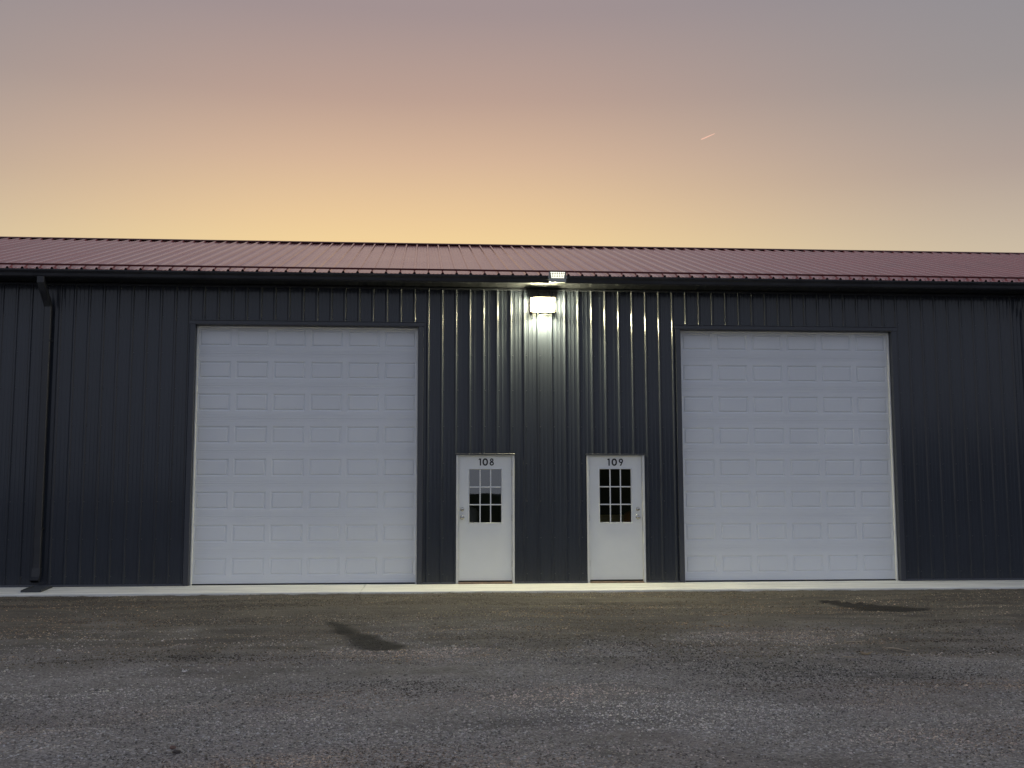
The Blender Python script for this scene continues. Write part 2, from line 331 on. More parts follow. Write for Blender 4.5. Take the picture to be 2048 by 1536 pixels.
def scatter(name, n, y0, y1, rmin, rmax, dens, seed, pale=.06, tint=None):
    rs = np.random.RandomState(seed)
    dd = rs.rand(n*3); ys = y0+(y1-y0)*dd
    half = (ys+18.75)*.52+.8
    xs = .16+(ys+18.75)*.078+(rs.rand(n*3)*2-1)*half
    keep = rs.rand(n*3) < dens(xs, ys)*(1-.55*stained(xs, ys)); xs, ys = xs[keep][:n], ys[keep][:n]; n = len(xs)
    rad = rmin+(rmax-rmin)*rs.rand(n)**3.0
    base = np.array([(1,0,0),(-1,0,0),(0,1,0),(0,-1,0),(0,0,1),(0,0,-1)], float)
    F = np.array([(0,2,4),(2,1,4),(1,3,4),(3,0,4),(2,0,5),(1,2,5),(3,1,5),(0,3,5)])
    V = base[None]*(.65+.7*rs.rand(n, 6, 1)); V[:, :, :2] += .25*(rs.rand(n, 6, 2)-.5)
    V *= rad[:, None, None]*np.stack([.8+.6*rs.rand(n), .8+.5*rs.rand(n), .55+.35*rs.rand(n)], -1)[:, None]
    a = rs.rand(n)*6.283; ca, sa = np.cos(a)[:, None], np.sin(a)[:, None]
    X = V[:, :, 0]*ca-V[:, :, 1]*sa; Y = V[:, :, 0]*sa+V[:, :, 1]*ca
    Z = V[:, :, 2]+(ground_h(xs, ys)+rad*.18)[:, None]
    V = np.stack([X+xs[:, None], Y+ys[:, None], Z], -1).reshape(-1, 3)
    Fs = (F[None]+(np.arange(n)*6)[:, None, None]).reshape(-1, 3)
    me = np_mesh(name, V, Fs, sm, False)
    t = (.09+.40*rs.rand(n)**1.3)*np.clip(1+1.3*vnoise(xs*.8, ys*1.0, 81, 4), .35, 1.7); pl = rs.rand(n) < pale; t[pl] = .40+.18*rs.rand(pl.sum())
    warm = np.stack([1.07+.10*rs.rand(n), np.ones(n), .93-.14*rs.rand(n)], -1)
    pt = np.clip(vnoise(xs*.55, ys*.9, 83, 3), -.08, 1)[:, None]
    warm = warm*(1+pt*np.array([[.28, .0, -.22]]))
    t = t*(1-.72*stained(xs, ys))
    if tint is not None: t = t*(.35+.75*rs.rand(n)); warm = warm*np.array([tint])
    c = np.concatenate([t[:, None]*warm, np.ones((n, 1))], 1)
    ca_ = me.color_attributes.new('tone', 'FLOAT_COLOR', 'POINT'); ca_.data.foreach_set('color', np.repeat(c, 6, 0).astype(np.float32).ravel())
    return tag(put(name, me), 'loose grey crushed stone covering the lot in the foreground', 'gravel', kind='stuff')
def dens(x, y):
    k = .04+.96*gravel_amount(x, y); p = np.clip(vnoise(x*.6, y*1.1, 31)*1.8+.66, .15, 1); return k*p
scatter('gravel', 125000, -14.5, -6.0, .003, .0085, dens, 41, .03)
g2 = scatter('gravel', 6500, -11.4, -7.2, .006, .014, lambda x, y: np.clip(vnoise(x*.5, y*1.3, 37)*2.2+.4, .02, 1)*np.exp(-((gravel_amount(x, y)-.5)/.3)**2), 43, .16)
g2['label'] = 'coarser pale stones in a loose band across the middle of the lot'
g3 = scatter('gravel', 3500, -8.5, -1.5, .004, .009, lambda x, y: np.clip(vnoise(x*.5, y*1.3, 38)*2+.4, .05, 1), 47, .1)
g4 = scatter('dirt_crumbs', 60000, -9.5, APR-.03, .004, .0105, lambda x, y: np.clip(vnoise(x*.4, y*1.6, 39)*1.6+.35+.9*np.exp(-((y+3.6-.12*np.sin(x*30))/.16)**2)+.6*np.exp(-((y+2.6-.1*np.sin(x*.6))/.14)**2)+.5*np.exp(-((y+5.2+.3*np.sin(x*.45))/.2)**2)+.9*np.exp(-((y-APR+.06)/.06)**2), .06, 1)*(1-gravel_amount(x, y)), 53, .01, (1.0, .88, .70))
g4['label'] = 'small brown crumbs of earth on the packed dirt along the tyre tracks'; g4['category'] = 'dirt'
g3['label'] = 'sparse small stones on the packed dirt next to the concrete apron'

# ------------------------------------------------------------------ apron, joint by joint
joints = [-16.0, -8.4, -.745, 11.4, 20.0]
tag_ap = empty('concrete_apron', (0, 0, 0)); tag(tag_ap, kind='structure')
for a, b_ in zip(joints[:-1], joints[1:]):
    g = .004; w = MB(); r_ = .012
    w.prism([(APR+r_, 0), (.30, 0), (.30, -.14), (APR, -.14), (APR, -r_), (APR+r_*.3, -r_*.3)], a+g, b_-g)
    w.build('slab', M['concrete'], tag_ap)
MB().box(-16, 20, APR+.02, .29, -.13, -.012).build('joint_bed', M['seal'], tag_ap)

# ------------------------------------------------------------------ building
BX0, BX1, P = -16.4592, 20.1168, .2286
WT = 4.875
shed = empty('metal_building', (0, 0, 0))
tag(shed, 'long charcoal ribbed metal storage building with a burgundy metal roof', 'building')
GL = (-3.555, .070, 4.215); GR_ = (4.470, 8.130, 4.215)         # garage openings x0, x1, top
DL = (.703, 1.660, 2.090); DR = (2.858, 3.824, 2.090)           # entry door openings
OPEN = [GL, GR_, DL, DR]
def rib_profile(x0, x1):
    """Outline of one sheet: major ribs every nine inches, two minor ribs between; (x, outward)."""
    pts = []
    n0, n1 = round(x0/P), round(x1/P)
    for n in range(n0, n1+1):
        c = n*P
        rib = [(c-.031, 0), (c-.0275, .0004), (c-.0245, .003), (c-.014, .0160), (c-.0115, .0188), (c-.008, .0203), (c+.008, .0203), (c+.0115, .0188), (c+.014, .0160), (c+.0245, .003), (c+.0275, .0004), (c+.031, 0)]
        if n == n0: rib = [q for q in rib if q[0] >= c-.012]
        if n == n1: rib = [q for q in rib if q[0] <= c-.0074]
        pts += rib
        if n < n1:
            for k in (.36, .64):
                m = c+P*k; pts += [(m-.012, 0), (m-.0095, .0004), (m-.0045, .0030), (m+.0045, .0030), (m+.0095, .0004), (m+.012, 0)]
    return pts
def wall_panel(x0, x1, lift):
    pts = rib_profile(x0, x1); cuts = [e for o in OPEN for e in o[:2]]
    xs = []
    for (a, ya), (b_, yb) in zip(pts[:-1], pts[1:]):
        xs.append((a, ya))
        for c in cuts:
            if a < c < b_: xs.append((c, ya+(yb-ya)*(c-a)/(b_-a)))
    xs.append(pts[-1]); xs.sort()
    w = MB()
    for (a, ya), (b_, yb) in zip(xs[:-1], xs[1:]):
        if b_-a < 1e-6: continue
        mid_ = (a+b_)/2; z0 = .012
        for o in OPEN:
            if o[0] < mid_ < o[1]: z0 = o[2]
        zs = [z0]+[z for z in (1.2, 2.4, 3.6) if z > z0+.05]+[WT]
        for za, zb in zip(zs[:-1], zs[1:]):
            w.add([(a, -ya-lift, za), (b_, -yb-lift, za), (b_, -yb-lift, zb), (a, -ya-lift, zb)], [(0, 1, 2, 3)])
    return w
x = BX0; k = 0
while x < BX1-.01:
    w = wall_panel(x, x+4*P, .0012*(k % 2))
    me = bpy.data.meshes.new('wall_panel'); me.from_pydata(w.v, [], w.f); me.materials.append(M['wall']); me.update()
    bm = bmesh.new(); bm.from_mesh(me); bmesh.ops.remove_doubles(bm, verts=bm.verts, dist=1e-5)
    for f_ in bm.faces: f_.smooth = True
    bm.to_mesh(me); bm.free()
    put('wall_panel', me, shed); x += 4*P; k += 1
# sheathing behind the sheets (girts), gables, back wall, floor, partitions
fr_w = MB()
edges = [BX0+.02]+[e for o in (GL, DL, DR, GR_) for e in (o[0]-.03, o[1]+.03)]+[BX1-.02]
for a, b_ in zip(edges[0::2], edges[1::2]): fr_w.box(a, b_, .012, .14, 0.002, 4.84)
for o in (GL, DL, DR, GR_): fr_w.box(o[0]-.03, o[1]+.03, .012, .14, o[2]+.03, 4.84)
fr_w.build('wall_framing', M['darkint'], shed)
gb = MB()
for xx in (BX0, BX1-.05): gb.prism([(0.02, 0), (12.0, 0), (12.0, 4.9), (6.02, 6.98), (0.02, 4.9)], xx, xx+.05)
gb.build('gable_wall', M['wall'], shed)
MB().box(BX0, BX1, 11.95, 12.0, 0, 4.9).build('back_wall', M['wall'], shed)
MB().box(BX0+.05, BX1-.05, .30, 11.95, -.14, -.003).build('floor_slab', M['floorint'], shed)
MB().box(2.22, 2.30, .14, 11.9, 0.0, 4.8).box(-4.3, -4.22, .14, 11.9, 0, 4.8).box(8.8, 8.88, .14, 11.9, 0, 4.8).build('partition_wall', M['darkint'], shed)
# screws
sc_ = MB()
n0, n1 = round(BX0/P), round(BX1/P)
for n in range(n0+1, n1):
    for z in (.16, .742, 1.337, 1.952, 2.559, 3.16, 3.744, 4.335, 4.80):
        xx = n*P+.036
        if any(o[0]-.07 < xx < o[1]+.07 and z < o[2]+.08 for o in OPEN): continue
        v = [(xx+.0095*math.cos(t), -.002, z+.0095*math.sin(t)) for t in [i*math.pi/3 for i in range(6)]]
        v2 = [(xx+.0055*math.cos(t), -.008, z+.0055*math.sin(t)) for t in [i*math.pi/3 for i in range(6)]]
        sc_.add(v+v2, [(i, (i+1) % 6, 6+(i+1) % 6, 6+i) for i in range(6)]+[tuple(range(6, 12))])
so = sc_.build('screws', M['screw'], shed); so['kind'] = 'stuff'
# base trim, wall-top trim, soffit and fascia
bt = MB()
segs = [(BX0, GL[0]-.09), (GL[1]+.09, DL[0]-.004), (DL[1]+.004, DR[0]-.004), (DR[1]+.004, GR_[0]-.09), (GR_[1]+.09, BX1)]
for a, b_ in segs: MB().prism([(-.002, .002), (-.034, .004), (-.036, .010), (-.026, .030), (-.002, .032)], a, b_).build('base_trim', M['trim'], shed)
MB().prism([(-.002, 4.845), (-.034, 4.845), (-.034, 4.872), (-.002, 4.885)], BX0, BX1).build('wall_top_trim', M['trim'], shed)
sof = MB()
xx = BX0
while xx < BX1:
    MB().box(xx+.002, xx+.302, -.44, -.003, 4.890, 4.898).box(xx+.146, xx+.158, -.44, -.036, 4.884, 4.889).build('soffit_board', M['soffit'], shed); xx += .3048
MB().box(BX0, BX1, -.455, -.441, 4.868, 5.005).build('fascia', M['gutter'], shed)

# roof sheets
Y0, Z0, YR, ZR = -.515, 5.000, 6.02, 7.035
sl = Vector((0, YR-Y0, ZR-Z0)); LEN = sl.length; sl.normalize(); nrm = Vector((0, -sl.z, sl.y))
def roof_mesh(back=False):
    pts = rib_profile(0, 4*P); w = MB(); stn = [0, .02, LEN*.33, LEN*.66, LEN-.03]; n = len(pts)
    for t in stn:
        for a, h in pts:
            p = Vector((a, Y0, Z0))+sl*t+nrm*h*1.55
            w.v.append((p.x, (2*YR-p.y) if back else p.y, p.z))
    for j in range(len(stn)-1):
        for i in range(n-1): w.f.append((j*n+i, j*n+i+1, (j+1)*n+i+1, (j+1)*n+i))
    # hemmed lower edge: sheet thickness
    o = len(w.v)
    for a, h in pts:
        p = Vector((a, Y0, Z0))+nrm*(h*1.55-.004); w.v.append((p.x, (2*YR-p.y) if back else p.y, p.z))
    for i in range(n-1): w.f.append((o+i, o+i+1, i+1, i))
    return w.mesh('roof_panel', M['roof'])
rm, rb = roof_mesh(), roof_mesh(True)
x = BX0-.4572; k = 0
while x < BX1+.45:
    put('roof_panel', rm, shed, (x, 0, .0012*(k % 2))); put('roof_panel', rb, shed, (x, 0, .0012*(k % 2))); x += 4*P; k += 1
# underside closure of the roof so no light leaks in
uc = MB(); e0 = Vector((0, -.44, 4.905)); 
uc.prism([(-.44, 4.905), (-.44, 4.985), (YR, ZR-.035), (12.04+.44, 4.985), (12.04+.44, 4.905), (YR, ZR-.12)], BX0, BX1)
uc.build('roof_deck', M['darkint'], shed)
# ridge cap in 10 ft lengths
x = BX0-.46
while x < BX1+.4:
    e = min(x+3.05, BX1+.46)
    MB().prism([(YR-.20, ZR-.028), (YR-.195, ZR-.016), (YR-.02, ZR+.040), (YR+.02, ZR+.040), (YR+.195, ZR-.016), (YR+.20, ZR-.028), (YR, ZR+.020)], x, e-.004).build('ridge_cap', M['rail'], shed)
    x += 3.05
# closure strip shadow under ridge cap
# snow rail standing on the ribs
def roof_at(t, h): 
    p = Vector((0, Y0, Z0))+sl*t+nrm*h; return (p.y, p.z)
x = BX0-.4
while x < BX1+.4:
    e = min(x+2.4384, BX1+.42)
    MB().prism([roof_at(.235, .033), roof_at(.243, .033), roof_at(.243, .056), roof_at(.275, .056), roof_at(.275, .061), roof_at(.235, .061)], x, e-.003).build('snow_rail', M['rail'], shed)
    x += 2.4384
br = MB()
for n in range(round(BX0/P), round(BX1/P)):
    c = n*P; pr = [roof_at(.20, .0320), roof_at(.30, .0320), roof_at(.275, .046), roof_at(.248, .046)]
    br.prism(pr, c-.012, c+.012)
b_o = br.build('rail_clamps', M['rail'], shed); b_o['kind'] = 'stuff'
# gutter, in 20 ft lengths with hidden laps
gp = [(-.457, 5.000), (-.457, 4.870), (-.530, 4.870), (-.540, 4.885), (-.548, 4.925), (-.575, 4.962), (-.578, 4.985), (-.566, 4.988), (-.566, 4.980),
      (-.5705, 4.978), (-.569, 4.964), (-.542, 4.928), (-.535, 4.888), (-.527, 4.875), (-.461, 4.875), (-.461, 5.000)]
x = BX0-.3; k = 0
while x < BX1+.3:
    e = min(x+6.096, BX1+.32); MB().prism([(y, z+.001*(k % 2)) for y, z in gp], x, e-.001).build('gutter', M['gutter'], shed); x = e+.001 if e < BX1+.3 else 99; k += 1

# downspouts
def downspout(xc, side):
    d = empty('downspout_root'); 
    w = MB(); W2, D = .058, .085
    def rect(c, dirv, hw, hd):
        return c
    # box pipe swept along a path in the YZ plane
    path = [(-.515, 4.872), (-.515, 4.80), (-.40, 4.70), (-.20, 4.56), (-.105, 4.46), (-.105, .17)]
    rings = []
    for i, (y, z) in enumerate(path):
        a = Vector(path[max(i-1, 0)]); b_ = Vector(path[min(i+1, len(path)-1)]); t = (b_-a).normalized(); nn_ = Vector((-t.y, t.x))
        ch = .012
        for sx, sd in ((-1, -1), (1, -1), (1, 1), (-1, 1)):
            for q in ((0, 1), (1, 0)) if (sx*sd > 0) else ((1, 0), (0, 1)):
                ox = sx*(W2-ch*q[0]); od = sd*(D/2-ch*q[1])
                rings.append((xc+ox, y+nn_.x*od, z+nn_.y*od))
    n = 8; w.v = rings
    for j in range(len(path)-1):
        for i in range(n): w.f.append((j*n+i, j*n+(i+1) % n, (j+1)*n+(i+1) % n, (j+1)*n+i))
    pipe = w.build('downspout', M['gutter'], shed)
    for zz in (.9, 3.9):
        MB().box(xc-W2-.003, xc+W2+.003, -.151, -.148, zz, zz+.03).box(xc-W2-.004, xc-W2-.0005, -.148, -.003, zz, zz+.03).box(xc+W2+.0005, xc+W2+.004, -.148, -.003, zz, zz+.03).build('strap', M['gutter'], pipe)
    # kicked-out foot
    f = MB(); 
    f.v = [(xc-W2-.004, -.062, .30), (xc+W2+.004, -.062, .30), (xc+W2+.004, -.150, .30), (xc-W2-.004, -.150, .30),
           (xc-W2-.004, -.075, .19), (xc+W2+.004, -.075, .19), (xc+W2+.004, -.160, .17), (xc-W2-.004, -.160, .17),
           (xc-W2-.004, -.160, .075), (xc+W2+.004, -.160, .075), (xc+W2+.004, -.235, .115), (xc-W2-.004, -.235, .115)]
    for j in (0, 4):
        f.f += [(j, j+1, j+5, j+4), (j+1, j+2, j+6, j+5), (j+2, j+3, j+7, j+6), (j+3, j, j+4, j+7)]
    f.build('outlet', M['gutter'], pipe); bpy.data.objects.remove(d)
    return pipe
downspout(-5.875, 1); downspout(10.60, -1)

# ------------------------------------------------------------------ overhead doors
REC = .135
def section_meshes(width, height=.5334):
    """One steel section: flat face with six stamped recesses; the raised field of each is its own mesh."""
    pw, ph, b_ = .530, .290, .026; pitch = .606; dep = .0135
    x0s = [width/2+(i-2.5)*pitch-pw/2 for i in range(6)]; z0, z1 = (height-ph)/2, (height+ph)/2
    w = MB(); xs = [0]; 
    for a in x0s: xs += [a, a+pw]
    xs.append(width)
    def q(xa, xb, za, zb, y=0.): w.add([(xa, y, za), (xb, y, za), (xb, y, zb), (xa, y, zb)], [(0, 1, 2, 3)])
    # bands above and below carry two pressed pin lines each
    def hband(za, zb, lines):
        zc = za
        for l in lines:
            q(0, width, zc, l-.004); w.add([(0, 0, l-.004), (width, 0, l-.004), (width, .0028, l), (0, .0028, l), (width, 0, l+.004), (0, 0, l+.004)], [(0, 1, 2, 3), (3, 2, 4, 5)]); zc = l+.004
        q(0, width, zc, zb)
    hband(.006, z0, (.030, .055)); hband(z1, height-.006, (height-.055, height-.030))
    w.add([(0, 0, .006), (width, 0, .006), (width, .0035, .0005), (0, .0035, .0005)], [(0, 1, 2, 3)])
    w.add([(0, 0, height-.006), (width, 0, height-.006), (width, .0035, height-.0005), (0, .0035, height-.0005)], [(3, 2, 1, 0)])
    for i in range(0, len(xs), 2): q(xs[i], xs[i+1], z0, z1)
    for a in x0s:
        o = [(a, z0), (a+pw, z0), (a+pw, z1), (a, z1)]; ins = [(a+b_, z0+b_), (a+pw-b_, z0+b_), (a+pw-b_, z1-b_), (a+b_, z1-b_)]
        w.add([(x_, 0, z_) for x_, z_ in o]+[(x_, dep, z_) for x_, z_ in ins], [(i, (i+1) % 4, 4+(i+1) % 4, 4+i) for i in range(4)])
    g = b_-.0005; m = MB(); e = .018; W, H = pw-2*g, ph-2*g
    m.add([(0, dep, 0), (W, dep, 0), (W, dep, H), (0, dep, H), (e, .0005, e), (W-e, .0005, e), (W-e, .0005, H-e), (e, .0005, H-e)],
          [(0, 1, 5, 4), (1, 2, 6, 5), (2, 3, 7, 6), (3, 0, 4, 7), (4, 5, 6, 7)])
    return w, m, [(a+g, z0+g) for a in x0s]
def garage_door(o, label):
    x0, x1, zt = o; root = empty('garage_door', ((x0+x1)/2, 0, 0)); root.parent = shed; root['label'] = label
    cx = (x0+x1)/2; W = 3.6576
    if W > x1-x0-.03: W = x1-x0-.03
    sw, pm, offs = section_meshes(W)
    def mk(w, name, m):
        me = bpy.data.meshes.new(name); me.from_pydata(w.v, [], w.f); me.materials.append(m); me.update()
        bm = bmesh.new(); bm.from_mesh(me); bmesh.ops.remove_doubles(bm, verts=bm.verts, dist=1e-5); bm.to_mesh(me); bm.free(); return me
    sme = mk(sw, 'door_section', M['door']); pme = mk(pm, 'raised_panel', M['door'])
    for i in range(8):
        z = .022+i*.5334; jit = .0002*((i*7) % 3-1)
        put('door_section', sme, root, (-W/2, REC+jit, z))
        for ox, oz in offs:
            put('raised_panel', pme, root, (-W/2+ox, REC+jit, z+oz))
    MB().box(-W/2, W/2, REC+.0145, REC+.045, .015, 8*.5334+.02).build('door_core', M['door'], root)
    MB().box(-W/2, W/2, REC-.004, REC+.04, -.001, .020).build('bottom_seal', M['seal'], root)
    # white stop moulding, then the dark steel jamb returns and face trim
    h = (x1-x0)/2
    MB().bbox(-h+.001, -h+.030, REC-.055, REC-.004, .002, zt-.032, .006).build('door_stop', M['stop'], root)
    MB().bbox(h-.030, h-.001, REC-.055, REC-.004, .002, zt-.032, .006).build('door_stop', M['stop'], root)
    MB().bbox(-h+.001, h-.001, REC-.055, REC-.004, zt-.030, zt-.001, .006).build('door_stop', M['stop'], root)
    t = .024
    # L shaped trim: face flange + return into the opening
    MB().prism([(-h, REC), (-h, -t-.006), (-h-.012, -t-.010), (-h-.082, -t-.010), (-h-.085, -t+.002), (-h-.085, -.001), (-h-.03, -.001), (-h-.03, REC)], .002, zt+.02, 'z').build('jamb_trim', M['trim'], root)
    MB().prism([(h, REC), (h, -t-.006), (h+.012, -t-.010), (h+.082, -t-.010), (h+.085, -t+.002), (h+.085, -.001), (h+.03, -.001), (h+.03, REC)], .002, zt+.02, 'z').build('jamb_trim', M['trim'], root)
    MB().prism([(REC, zt), (-t-.014, zt), (-t-.016, zt+.010), (-t-.016, zt+.062), (-t-.030, zt+.068), (-t-.030, zt+.074), (-.002, zt+.082), (-.002, zt+.025), (REC, zt+.025)], -h-.10, h+.10).build('header_trim', M['trim'], root)
    return root
garage_door(GL, 'left white sectional garage door, recessed'); garage_door(GR_, 'right white sectional garage door, recessed')

# ------------------------------------------------------------------ entry doors
def ring(pts_out, pts_in, y0, y1):
    n = len(pts_out); w = MB()
    vs_ = [(x_, y1, z_) for x_, z_ in pts_out]+[(x_, y1, z_) for x_, z_ in pts_in]+[(x_, y0, z_) for x_, z_ in pts_out]+[(x_, y0, z_) for x_, z_ in pts_in]
    fs = []
    for i in range(n):
        j = (i+1) % n; fs += [(i, j, n+j, n+i), (i, j, 2*n+j, 2*n+i), (n+i, n+j, 3*n+j, 3*n+i)]
    return w.add(vs_, fs)
def ell(cx, cz, rx, rz, n=28, p=2.0):
    return [(cx+rx*math.copysign(abs(math.cos(t))**(2/p), math.cos(t)), cz+rz*math.copysign(abs(math.sin(t))**(2/p), math.sin(t))) for t in [2*math.pi*i/n for i in range(n)]]
def digit(ch, cx, cz, y):
    s = .025; yb, yf = y-.0002, y-.0035
    if ch == '1':
        return MB().prism([(cx+.004, cz-.058), (cx+.004, cz+.036), (cx-.016, cz+.036), (cx-.007, cz+.0585), (cx+.026, cz+.0585), (cx+.026, cz-.058)], yf, yb, 'y')
    if ch == '0': return ring(ell(cx, cz, .046, .061, 32, 2.2), ell(cx, cz, .046-s, .061-s, 32, 2.2), yb, yf)
    if ch == '8':
        w = ring(ell(cx, cz+.030, .029, .0295), ell(cx, cz+.030, .0105, .0115), yb, yf)
        r_ = ring(ell(cx, cz-.025, .036, .034), ell(cx, cz-.025, .0155, .0145), yb, yf-.0004); return w.add(r_.v, r_.f)
    if ch == '9':
        w = ring(ell(cx, cz+.022, .037, .037), ell(cx, cz+.022, .0165, .0165), yb, yf)
        r_ = MB().prism([(cx+.0355, cz+.012), (cx+.0165, cz+.006), (cx-.022, cz-.058), (cx+.003, cz-.058)], yf-.0004, yb, 'y'); return w.add(r_.v, r_.f)
FD = .020                                                       # slab face depth behind wall plane
def entry_door(o, num, hinge, pane, knobx, digs, label):
    x0, x1, zt = o; bx = (x0+x1)/2; f = .038; fh = .014
    slab = MB(); sx0, sx1, sz0, sz1 = x0+f+.003, x1-f-.003, .052, zt-fh-.002
    px0, px1, pz0, pz1 = pane
    wx0, wx1, wz0, wz1 = px0-.012, px1+.012, pz0-.012, pz1+.012
    L_ = lambda v: v-bx
    slab.bbox(L_(sx0), L_(wx0), FD, FD+.044, sz0, sz1, .002).bbox(L_(wx1), L_(sx1), FD, FD+.044, sz0, sz1, .002)
    slab = MB()
    outer = [(L_(sx0), sz0), (L_(sx1), sz0), (L_(sx1), sz1), (L_(sx0), sz1)]; inner = [(L_(wx0), wz0), (L_(wx1), wz0), (L_(wx1), wz1), (L_(wx0), wz1)]
    ob = [(x_+(.003 if x_ < 0 else -.003), z_+(.003 if z_ < 1 else -.003)) for x_, z_ in outer]
    v = [(x_, FD+.044, z_) for x_, z_ in outer]+[(x_, FD+.003, z_) for x_, z_ in outer]+[(x_, FD, z_) for x_, z_ in ob]+[(x_, FD, z_) for x_, z_ in inner]+[(x_, FD+.044, z_) for x_, z_ in inner]
    fs = []
    for i in range(4):
        j = (i+1) % 4; fs += [(i, j, 4+j, 4+i), (4+i, 4+j, 8+j, 8+i), (8+i, 8+j, 12+j, 12+i), (12+i, 12+j, 16+j, 16+i), (16+i, 16+j, j, i)]
    d = slab.add(v, fs).build('entry_door', M['edoor'], shed, loc=(bx, 0, 0)); d['label'] = label
    # steel frame: two jambs, head, with door stop step
    for s_ in (-1, 1):
        xe = L_(x0) if s_ < 0 else L_(x1); xi = xe-s_*f
        w = MB().bbox(min(xe, xi), max(xe, xi), -.016, .12, .004, zt-.0005 if True else zt, .003)
        w.build('door_jamb', M['eframe'], d)
    MB().bbox(L_(x0)+f+.0005, L_(x1)-f-.0005, -.016, .12, zt-fh, zt-.0005, .003).build('door_head', M['eframe'], d)
    MB().bbox(L_(x0)-.012, L_(x1)+.012, -.040, .0, zt+.0005, zt+.024, .004).build('drip_cap', M['trim'], d)
    MB().prism([(-.060, .003), (-.060, .012), (-.03, .026), (.12, .034), (.12, .003)], L_(x0)+f+.0005, L_(x1)-f-.0005).build('threshold', M['threshold'], d)
    MB().box(L_(sx0), L_(sx1), FD+.004, FD+.04, .0345, .0515).build('door_sweep', M['seal'], d)
    # window: moulded frame, muntin grid, nine panes
    fo = .022
    o_ = [(L_(px0)-fo, pz0-fo), (L_(px1)+fo, pz0-fo), (L_(px1)+fo, pz1+fo), (L_(px0)-fo, pz1+fo)]
    mm_ = [(L_(px0)-.007, pz0-.007), (L_(px1)+.007, pz0-.007), (L_(px1)+.007, pz1+.007), (L_(px0)-.007, pz1+.007)]
    n_ = [(L_(px0), pz0), (L_(px1), pz0), (L_(px1), pz1), (L_(px0), pz1)]
    v = [(x_, FD-.0005, z_) for x_, z_ in o_]+[(x_, FD-.010, z_) for x_, z_ in mm_]+[(x_, FD+.012, z_) for x_, z_ in n_]+[(x_, FD+.03, z_) for x_, z_ in n_]
    MB().add(v, [(4*k_+i, 4*k_+(i+1) % 4, 4*k_+4+(i+1) % 4, 4*k_+4+i) for k_ in range(3) for i in range(4)]).build('window_frame', M['edoor'], d)
    mw = .0095; pw, ph = (px1-px0)/3, (pz1-pz0)/3
    for k_ in (1, 2):
        xc = L_(px0)+k_*pw; MB().bbox(xc-mw, xc+mw, FD+.004, FD+.014, pz0+.0005, pz1-.0005, .003).build('muntin', M['edoor'], d)
    for k_ in (1, 2):
        for c_ in range(3):
            zc = pz0+k_*ph; a = L_(px0)+c_*pw+(mw+.0003 if c_ else .0005); e = L_(px0)+(c_+1)*pw-(mw+.0003 if c_ < 2 else .0005)
            MB().bbox(a, e, FD+.0045, FD+.014, zc-mw, zc+mw, .003).build('muntin', M['edoor'], d)
    pm = MB().add([(0, 0, 0), (pw-.001, 0, 0), (pw-.001, 0, ph-.001), (0, 0, ph-.001)], [(0, 1, 2, 3)]).mesh('window_pane', M['glass'])
    for c_ in range(3):
        for r_ in range(3): put('window_pane', pm, d, (L_(px0)+c_*pw+.0005, FD+.020, pz0+r_*ph+.0005))
    # knob and deadbolt
    kx = L_(knobx)
    MB().lathe([(.036, 0), (.036, .006), (.030, .009), (.014, .012), (.014, .026), (.024, .032), (.032, .044), (.032, .054), (.023, .066), (.004, .070)], (kx, FD, 1.071)).build('door_knob', M['nickel'], d, True)
    MB().lathe([(.033, 0), (.033, .010), (.026, .020), (.020, .024), (.006, .025)], (kx, FD, 1.204)).build('deadbolt', M['nickel'], d, True)
    for z in (.32, 1.06, 1.80):
        hx_ = L_(x1)-f+.001 if hinge > 0 else L_(x0)+f-.001
        MB().tube([(hx_, FD-.012, z-.052), (hx_, FD-.012, z+.052)], .0075, 8).build('hinge', M['hinge'], d)
    for ch, x_ in zip(num, digs):
        q = digit(ch, L_(x_), 1.977, FD).build('door_number', M['digit'], d); q['label'] = 'black digit '+ch
    return d
entry_door(DL, '108', 1, (.922, 1.443, .990, 1.857), .803, (1.086, 1.180, 1.287), 'left white entry door with nine panes, numbered 108')
entry_door(DR, '109', -1, (3.078, 3.598, .990, 1.862), 3.709, (3.222, 3.324, 3.436), 'right white entry door with nine panes, numbered 109')

# ------------------------------------------------------------------ things indoors, seen through the glass
def thing(name, label, cat, loc=(0, 0, 0)): o = empty(name, loc); return tag(o, label, cat)
t = MB().lathe([(0.001, 0)], (0, 0, 0)) if False else None
tank = MB(); tank.tube([(.90, .27, .002), (.90, .27, .06), (.90, .27, 1.16), (.90, .27, 1.22), (.90, .27, 1.25)], [.15, .17, .17, .14, .05], 24)
tag(tank.build('metal_drum', M['greytank'], None, True), 'grey cylinder standing behind the lower left pane of door 108', 'drum')
MB_ = MB().bbox(2.98, 3.46, .36, .80, .80, 1.11, .01).box(2.95, 3.50, .33, .85, .76, .795)
bx_ = thing('storage_box', 'tan box seen low behind the glass of door 109', 'box', (3.26, .34, 0))
MB().bbox(-.24, .24, -.15, .2, .80, 1.08, .01).build('carton', M['cardboard'], bx_); MB().bbox(-.25, .25, -.16, .21, 1.0805, 1.11, .008).build('lid', M['cardboard'], bx_)
MB().box(-.27, .27, -.18, .24, .0, .797).build('stand', M['darkint'], bx_)
og = MB(); og.tube([(3.66, .34, .003), (3.66, .34, .5), (3.66, .34, 1.08), (3.66, .34, 1.15), (3.66, .34, 1.18)], [.15, .16, .15, .10, .02], 18)
tag(og.build('orange_barrel', M['orange'], None, True), 'dull orange barrel behind the lower right pane of door 109', 'barrel')

